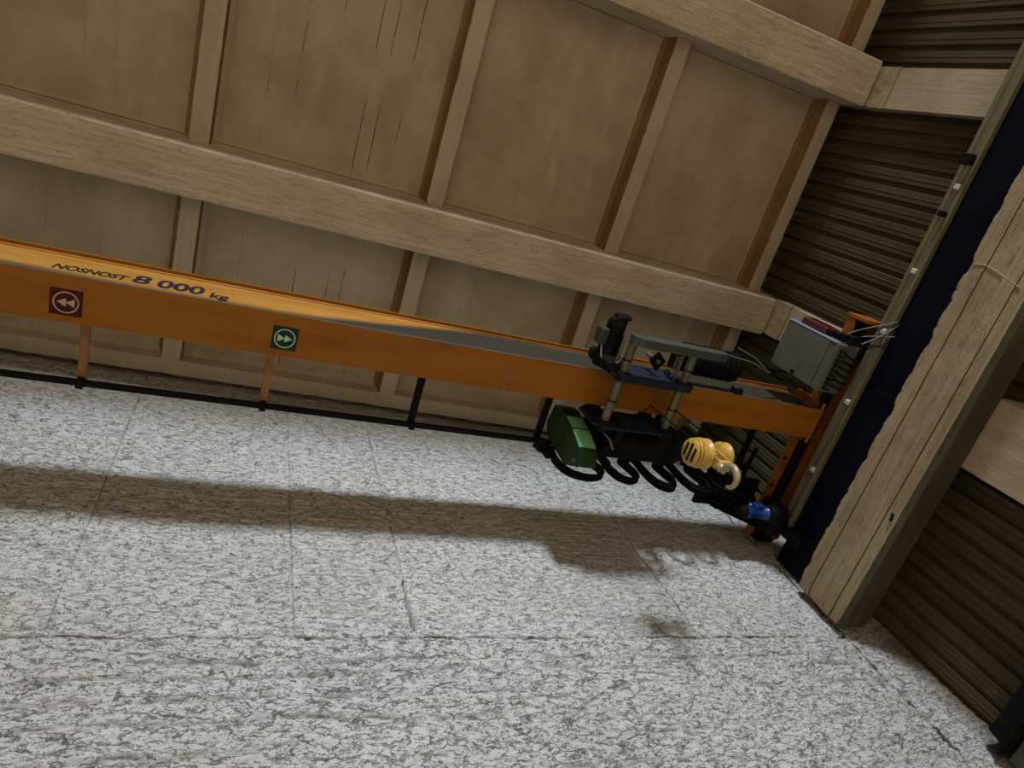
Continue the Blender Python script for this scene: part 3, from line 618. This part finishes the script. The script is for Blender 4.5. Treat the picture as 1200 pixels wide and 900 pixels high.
# ---- festoon cable loops behind the hoist
fc = thing('festoon_cable', 'black festoon cable hanging in loops behind the hoist', 'cable', (3.3, 2.3, 4.1))
CAR = [(2.50, 4.60), (2.99, 4.60), (3.37, 4.60), (3.74, 4.60), (4.04, 4.60), (4.33, 4.60)]
BOT = [(2.74, 4.10, 0.18), (3.15, 4.11, 0.11), (3.51, 4.075, 0.11), (3.87, 4.06, 0.105), (4.15, 4.08, 0.095)]
for k in range(5):
    (xa, za), (xb, zb) = CAR[k], CAR[k + 1]; xm, zm, w = BOT[k]
    for s in range(4):
        ys = 2.272 + 0.017 * s; pts = []; dz = 0.009 * ((k * 5 + s * 2) % 4)
        key = [(xa + 0.02, 4.60), (xm - w * 1.02, 4.50), (xm - w * 1.12, 4.36), (xm - w * 1.05, 4.24), (xm - w * 0.72, 4.145), (xm, 4.105), (xm + w * 0.72, 4.145), (xm + w, 4.25), (xm + w * 0.8, 4.38), (xm + w * 0.75, 4.50), (xb - 0.02, 4.60)]
        key = [(x, 4.60 - (4.60 - z) * (4.60 - zm - dz) / 0.495) for x, z in key]
        K = [key[0]] + key + [key[-1]]
        for i in range(1, len(K) - 2):
            for u in range(4):
                t = u / 4; p0, p1, p2, p3 = K[i - 1], K[i], K[i + 1], K[i + 2]
                f = lambda a, b, c, d: 0.5 * (2 * b + (c - a) * t + (2 * a - 5 * b + 4 * c - d) * t * t + (3 * b - a - 3 * c + d) * t ** 3)
                pts.append((f(p0[0], p1[0], p2[0], p3[0]), ys, f(p0[1], p1[1], p2[1], p3[1])))
        pts.append((key[-1][0], ys, key[-1][1]))
        MB().tube(pts, 0.014, 8).build('cable_loop', M['rubber'], fc)
for x, z in CAR:
    c0 = MB().cbox(x - 0.03, x + 0.03, 2.245, 2.355, 4.555, 4.625, 0.008).build('cable_carrier', M['black_steel'], fc)
    for s in (-1, 1): MB().cyl((x + 0.018 * s, 2.335, 4.655), (x + 0.018 * s, 2.36, 4.655), 0.018, n=12).build('roller', M['black_steel'], c0)
MB().tube([(2.50, 2.29, 4.59), (2.45, 2.30, 4.50), (2.50, 2.30, 4.42), (2.56, 2.30, 4.46), (2.60, 2.28, 4.55)], 0.016, 8).build('cable_tail', M['rubber'], fc)
MB().cbox(2.475, 2.525, 2.27, 2.33, 4.40, 4.47, 0.01).build('cable_clamp', M['black_steel'], fc)
MB().tube([(4.33, 2.30, 4.60), (4.45, 2.33, 4.42), (4.6, 2.36, 4.45), (4.75, 2.3, 4.62), (4.85, 2.1, 4.70)], 0.02, 8).build('cable_tail', M['rubber'], fc)

# ---- hoist trolley
ht = thing('hoist_trolley', 'black and green electric hoist trolley straddling the orange girder', 'hoist', (3.0, 1.6, 4.0))
# counterweight bar on the near side
MB().prism([(2.63, 4.02), (2.70, 3.985), (3.42, 4.015), (3.50, 4.045), (3.50, 4.115), (3.44, 4.125), (2.68, 4.095), (2.63, 4.085)], 'y', 1.062, 1.125).build('counterweight_bar', M['green_grey'], ht)
for x, z in ((2.72, 4.085), (3.36, 4.11)):
    MB().tube([(x - 0.02, 1.09, z), (x - 0.02, 1.09, z + 0.05), (x, 1.09, z + 0.07), (x + 0.02, 1.09, z + 0.05), (x + 0.02, 1.09, z)], 0.006, 8).build('lifting_eye', M['black_steel'], ht)
for x, dz in ((2.685, 0.0), (3.245, 0.01)):
    tu = MB().cyl((x, 1.10, 4.10 + dz), (x, 1.84, 4.10 + dz), 0.034, n=20).build('cross_tube', M['tube_steel'], ht)
    for yy in (1.26, 1.60): MB().lathe((x, yy, 4.10 + dz), (0, 1, 0), [(0, 0.03), (0, 0.0365), (0.012, 0.0365), (0.012, 0.03)], 20).build('clamp_ring', M['black_steel'], tu)
    MB().cyl((x - 0.075, 1.12, 4.12 + dz), (x - 0.075, 1.42, 4.12 + dz), 0.011, n=10).build('tie_rod', M['tube_steel'], ht)
# wheel side plates
def side_plate(y0, y1, sgn):
    p = MB().prism([(2.58, 4.10), (2.66, 4.03), (3.25, 4.045), (3.34, 4.11), (3.34, 4.30), (3.22, 4.42), (3.08, 4.36), (2.84, 4.36), (2.70, 4.44), (2.58, 4.34)], 'y', y0, y1).build('side_plate', M['dark_blue'], ht)
    for x in (2.72, 3.21):
        MB().lathe((x, y1 if sgn > 0 else y0, 4.365), (0, sgn, 0), [(0, 0.02), (0, 0.058), (0.014, 0.058), (0.018, 0.05), (0.045, 0.05), (0.045, 0.02)], 24).build('wheel', M['black_steel'], p)
        MB().lathe((x, y0 if sgn > 0 else y1, 4.30), (0, -sgn, 0), [(0, 0.03), (0.02, 0.03), (0.024, 0.016), (0.034, 0.016), (0.034, 0.004)], 16).build('axle_cap', M['black_steel'], p)
    if sgn > 0: MB().cbox(2.64, 3.28, y0 - 0.02, y1 + 0.02, 4.03, 4.055, 0.004).build('lower_bar', M['dark_blue'], p)
    return p
side_plate(1.385, 1.405, 1); side_plate(1.800, 1.820, -1)
for x in (2.685, 3.245):
    MB().cbox(x - 0.06, x + 0.06, 1.36, 1.43, 4.04, 4.17, 0.012).build('tube_clamp', M['black_steel'], ht)
    MB().cbox(x - 0.06, x + 0.06, 1.77, 1.86, 4.04, 4.18, 0.012).build('tube_clamp', M['black_steel'], ht)
MB().prism([(2.94, 1.27), (3.00, 1.19), (3.09, 1.26), (3.03, 1.35)], 'z', 4.20, 4.215).build('hinge_lug', M['black_steel'], ht)
MB().cyl((3.015, 1.27, 4.185), (3.015, 1.27, 4.36), 0.018, n=12).build('hinge_pin', M['bare_steel'], ht)
# limit switch block at the right
ls = MB().cbox(3.14, 3.20, 1.16, 1.30, 4.15, 4.26, 0.01).build('limit_switch', M['black_steel'], ht)
for k in range(3): MB().cyl((3.13 + 0.025 * k, 1.18, 4.14), (3.13 + 0.025 * k, 1.30, 4.14), 0.006, n=8).build('switch_rod', M['bare_steel'], ls)
# travel motor at the left
mo = MB().lathe((2.60, 1.40, 4.27), (0, -1, 0), [(0, 0.03), (0, 0.085), (0.06, 0.085), (0.07, 0.066), (0.28, 0.066), (0.285, 0.072), (0.36, 0.072), (0.385, 0.05), (0.385, 0.01)], 24).build('travel_motor', M['black_steel'], ht)
for k in range(12):
    t = 2 * math.pi * k / 12; c, s = math.cos(t), math.sin(t)
    MB().add([(2.60 + 0.06 * c - 0.004 * s, y, 4.27 + 0.06 * s + 0.004 * c) for y in (1.13, 1.32)] + [(2.60 + 0.08 * c - 0.004 * s, y, 4.27 + 0.08 * s + 0.004 * c) for y in (1.13, 1.32)] +
             [(2.60 + 0.06 * c + 0.004 * s, y, 4.27 + 0.06 * s - 0.004 * c) for y in (1.13, 1.32)] + [(2.60 + 0.08 * c + 0.004 * s, y, 4.27 + 0.08 * s - 0.004 * c) for y in (1.13, 1.32)],
             [(0, 1, 3, 2), (4, 6, 7, 5), (2, 3, 7, 6), (0, 2, 6, 4), (1, 5, 7, 3)]).build('cooling_fin', M['black_steel'], mo)
MB().cbox(2.50, 2.72, 1.29, 1.383, 4.10, 4.38, 0.02).build('gear_case', M['black_steel'], mo)
MB().cyl((2.545, 1.33, 4.10), (2.545, 1.33, 4.06), 0.03, n=14).build('gear_cover', M['black_steel'], mo)
MB().cbox(2.58, 2.70, 0.985, 1.02, 4.24, 4.33, 0.012).build('brake_cover', M['black_steel'], mo)
MB().cbox(2.47, 2.535, 1.10, 1.23, 4.21, 4.32, 0.012).build('terminal_box', M['olive'], mo)
MB().tube([(2.53, 1.05, 4.25), (2.57, 1.0, 4.22), (2.63, 1.0, 4.22), (2.67, 1.04, 4.25)], 0.008, 8).build('lifting_eye', M['black_steel'], mo)
MB().tube([(2.50, 1.22, 4.22), (2.50, 1.30, 4.17), (2.56, 1.34, 4.12), (2.62, 1.30, 4.10), (2.64, 1.24, 4.10)], 0.008, 8).build('cable', M['wire'], ht)
# hoist body on the wall side
fm = MB()
for xa in (2.80, 3.50):
    fm.prism([(1.76, 4.05), (1.90, 4.05), (2.16, 4.22), (2.16, 4.58), (1.98, 4.58), (1.90, 4.30), (1.76, 4.20)], 'x', xa, xa + 0.05)
fm.build('hoist_frame', M['black_steel'], ht)
dm = MB().lathe((2.80, 2.06, 4.40), (1, 0, 0), [(0, 0.05), (0, 0.17), (0.03, 0.17), (0.03, 0.155)] + [(0.04 + 0.0155 * k, 0.155 + (0.008 if k % 2 else 0.0)) for k in range(44)] + [(0.735, 0.155), (0.735, 0.175), (0.77, 0.175), (0.77, 0.05)], 32).build('rope_drum', M['black_steel'], ht)
MB().lathe((3.565, 2.06, 4.40), (1, 0, 0), [(0, 0.05), (0, 0.15), (0.06, 0.14), (0.08, 0.09), (0.08, 0.02)], 24).build('bearing_cover', M['black_steel'], ht)
mt = MB().lathe((2.76, 2.06, 4.40), (-1, 0, 0), [(-0.12, 0.03), (-0.12, 0.14), (0.05, 0.14), (0.05, 0.03)], 24).build('motor_flange', M['black_steel'], ht)
# green gearbox, eight-sided, at the left end of the drum
k8 = 1.08
oct_ = [(1.80, 4.315), (1.97, 4.35), (2.045, 4.285), (2.085, 3.89), (1.99, 3.70), (1.885, 3.755), (1.815, 3.97), (1.775, 4.20)]
poly = [(a * k8, b * k8) for a, b in oct_]
gx = tag(MB().prism(poly, 'x', 2.54, 2.70).build('gearbox', M['green_dark'], ht), 'dark green eight-sided gearbox')
def strip(a, b, x0, x1, off=0.004):     # plate on one gearbox flank, painted bright for the light falling there
    (y0, z0), (y1, z1) = a, b; L = math.hypot(y1 - y0, z1 - z0); ny, nz = -(z1 - z0) / L, (y1 - y0) / L
    cy, cz = 2.0 * k8 * 0.97, 4.05 * k8
    if ny * ((y0 + y1) / 2 - cy) + nz * ((z0 + z1) / 2 - cz) < 0: ny, nz = -ny, -nz
    q = [(y0, z0), (y1, z1), (y1 + ny * off, z1 + nz * off), (y0 + ny * off, z0 + nz * off)]
    return MB().prism(q, 'x', x0, x1)
def lerp2(a, b, t): return (a[0] + (b[0] - a[0]) * t, a[1] + (b[1] - a[1]) * t)
a7, a6, a5 = poly[7], poly[6], poly[5]
strip(lerp2(a7, a6, 0.42), lerp2(a7, a6, 0.98), 2.548, 2.698).build('lit_flank_plate', M['green_lit'], gx)
strip(lerp2(a6, a5, 0.06), lerp2(a6, a5, 0.86), 2.548, 2.698).build('lit_flank_plate', M['green_lit'], gx)
MB().cyl((2.528, 2.14, 4.07), (2.542, 2.14, 4.07), 0.016, n=12).build('oil_plug', M['green_grey'], gx)
MB().tube([(2.72, 1.86, 4.12), (2.72, 1.90, 4.20), (2.715, 1.90, 4.30), (2.73, 1.89, 4.16), (2.77, 1.92, 4.06), (2.80, 1.98, 4.02)], 0.008, 8).build('cable', M['wire'], ht)
MB().tube([(2.70, 2.02, 4.00), (2.77, 2.06, 3.97), (2.82, 2.12, 4.0), (2.82, 2.18, 4.08)], 0.011, 8).build('cable', M['rubber'], ht)
# pleated dark cable chain and pull rods right of the counterweight
for k in range(9):
    x = 3.50 + k * 0.058
    MB().tube([(x, 1.17, 4.52), (x + 0.012, 1.22, 4.44), (x + 0.02, 1.29, 4.42), (x + 0.026, 1.36, 4.44), (x + 0.03, 1.40, 4.52)], 0.029, 8).build('cable_pleat', M['rubber'], ht)
MB().cbox(3.42, 4.08, 1.16, 1.41, 4.515, 4.545, 0.006).build('pleat_rail', M['black_steel'], ht)
MB().tube([(3.50, 1.09, 4.16), (3.9, 1.13, 4.22), (4.15, 1.20, 4.26)], 0.007, 6).build('pull_rod', M['bare_steel'], ht)
MB().tube([(3.72, 1.04, 4.24), (3.95, 1.10, 4.24), (4.15, 1.20, 4.25)], 0.007, 6).build('pull_rod', M['bare_steel'], ht)
MB().tube([(4.15, 1.20, 4.26), (4.40, 1.26, 4.34), (4.60, 1.26, 4.44)], 0.012, 8).build('supply_cable', M['rubber'], ht)
MB().tube([(4.10, 1.20, 4.40), (4.35, 1.22, 4.46), (4.60, 1.24, 4.55)], 0.014, 8).build('supply_cable', M['rubber'], ht)
es = MB().cbox(3.93, 4.03, 1.40, 1.455, 4.30, 4.37, 0.01).build('end_stop', M['black_steel'], cr)
MB().cyl((3.96, 1.395, 4.33), (3.96, 1.41, 4.33), 0.018, n=6).build('stop_bolt', M['bare_steel'], es)
# ropes down to the block
for pts in ([(3.02, 1.90, 4.27), (3.03, 1.60, 4.10), (3.06, 1.58, 3.43)], [(3.34, 1.90, 4.27), (3.30, 1.62, 4.12), (3.28, 1.58, 3.43)], [(3.46, 1.92, 4.30), (3.36, 1.74, 3.95), (3.12, 1.66, 3.43)]):
    MB().tube(pts, 0.0055, 6).build('hoist_rope', M['rubber'], ht)

# ---- hook block
hb = thing('hook_block', 'yellow two-sheave hook block with pale hook hanging under the girder', 'hook', (3.2, 1.62, 3.1))
HX, HY, HZ = 3.17, 1.62, 3.41
for sx, r in ((-0.095, 0.107), (0.075, 0.098)):
    sv = MB().lathe((HX + sx - 0.03, HY, HZ), (1, 0, 0), [(0, 0.02), (0, r), (0.012, r), (0.024, r * 0.84), (0.036, r * 0.84), (0.048, r), (0.060, r), (0.060, 0.02)], 32).build('sheave', M['yellow'], hb)
    MB().cyl((HX + sx - 0.045, HY, HZ), (HX + sx + 0.045, HY, HZ), 0.03, n=16).build('hub', M['black_steel'], sv)
cv = MB().lathe((HX - 0.195, HY, HZ), (1, 0, 0), [(0, 0.02), (0, 0.082), (0.07, 0.086), (0.07, 0.02)], 28).build('guard_core', M['black_steel'], hb)
for k in range(3):
    MB().lathe((HX - 0.198 + 0.027 * k, HY, HZ), (1, 0, 0), [(0, 0.02), (0, 0.092 + 0.005 * k), (0.009, 0.097 + 0.005 * k), (0.009, 0.02)], 28).build('guard_ring', M['yellow'], cv)
for k in range(3):
    zz = HZ - 0.048 + k * 0.048; hw = 0.066 if k == 1 else 0.05
    MB().cbox(HX - 0.203, HX - 0.196, HY - hw, HY + hw, zz - 0.011, zz + 0.011, 0.002).build('guard_slot', M['letter'], cv)
MB().cyl((HX - 0.16, HY, HZ), (HX + 0.12, HY, HZ), 0.018, n=12).build('axle', M['hook'], hb)
yk = MB(); yk.cbox(HX - 0.060, HX - 0.048, HY - 0.035, HY + 0.035, HZ - 0.16, HZ + 0.04, 0.004); yk.cbox(HX + 0.028, HX + 0.040, HY - 0.035, HY + 0.035, HZ - 0.16, HZ + 0.04, 0.004); yk.cbox(HX - 0.062, HX + 0.042, HY - 0.036, HY + 0.036, HZ - 0.17, HZ - 0.13, 0.008)
yk.build('crosshead', M['yellow'], hb)
MB().lathe((HX - 0.06, HY, HZ - 0.16), (0, 0, -1), [(0, 0.028), (0.03, 0.032), (0.05, 0.024), (0.06, 0.01)], 16).build('swivel_nut', M['hook'], hb)
pts = [(HX - 0.065, HY, HZ - 0.19), (HX - 0.068, HY, HZ - 0.225)]; rad = [0.018, 0.018]
for i in range(17):
    t = math.radians(80 + i * 268 / 16); pts.append((HX - 0.07, HY + 0.068 * math.cos(t), HZ - 0.298 + 0.072 * math.sin(t))); rad.append(0.025 - 0.013 * max(0, (i - 9) / 7) if i > 2 else 0.019)
MB().tube(pts, rad, 12).build('hook', M['hook'], hb)
MB().tube([(HX - 0.068, HY + 0.012, HZ - 0.225), (HX - 0.068, HY - 0.02, HZ - 0.25), (HX - 0.068, HY - 0.06, HZ - 0.285)], 0.009, 8).build('safety_latch', M['hook'], hb)

# ---- dark cable coil and bracket in the corner beside the drive
cc = thing('cable_coil', 'dark tangle of slack cable hooked up in the corner near the blue motor', 'cable', (4.6, 2.5, 4.2))
rw = random.Random(11)
for k in range(9):
    pts = []; cx, cz = 4.62 + rw.uniform(-0.08, 0.10), 4.47 + rw.uniform(-0.04, 0.05); a, b = rw.uniform(0.10, 0.21), rw.uniform(0.07, 0.14); yy = 2.44 + 0.035 * k * 0.8; ph = rw.uniform(0, 6)
    for i in range(31):
        t = 2 * math.pi * i / 30
        pts.append((cx + a * math.cos(t + ph) * (1 + 0.1 * math.sin(3 * t)), yy + 0.03 * math.sin(2 * t), cz + b * math.sin(t + ph)))
    MB().tube(pts, 0.014, 6).build('cable_turn', M['rubber'], cc)
MB().prism([(4.30, 4.60), (4.98, 4.60), (4.98, 4.64), (4.30, 4.64)], 'y', 2.40, 2.72).build('bracket_shelf', M['black_steel'], cc)
MB().prism([(4.90, 4.20), (4.98, 4.20), (4.98, 4.60), (4.50, 4.60)], 'y', 2.72, 2.735).build('bracket_gusset', M['black_steel'], cc)

for o in bpy.data.objects:
    if 'origin' in o: del o['origin']
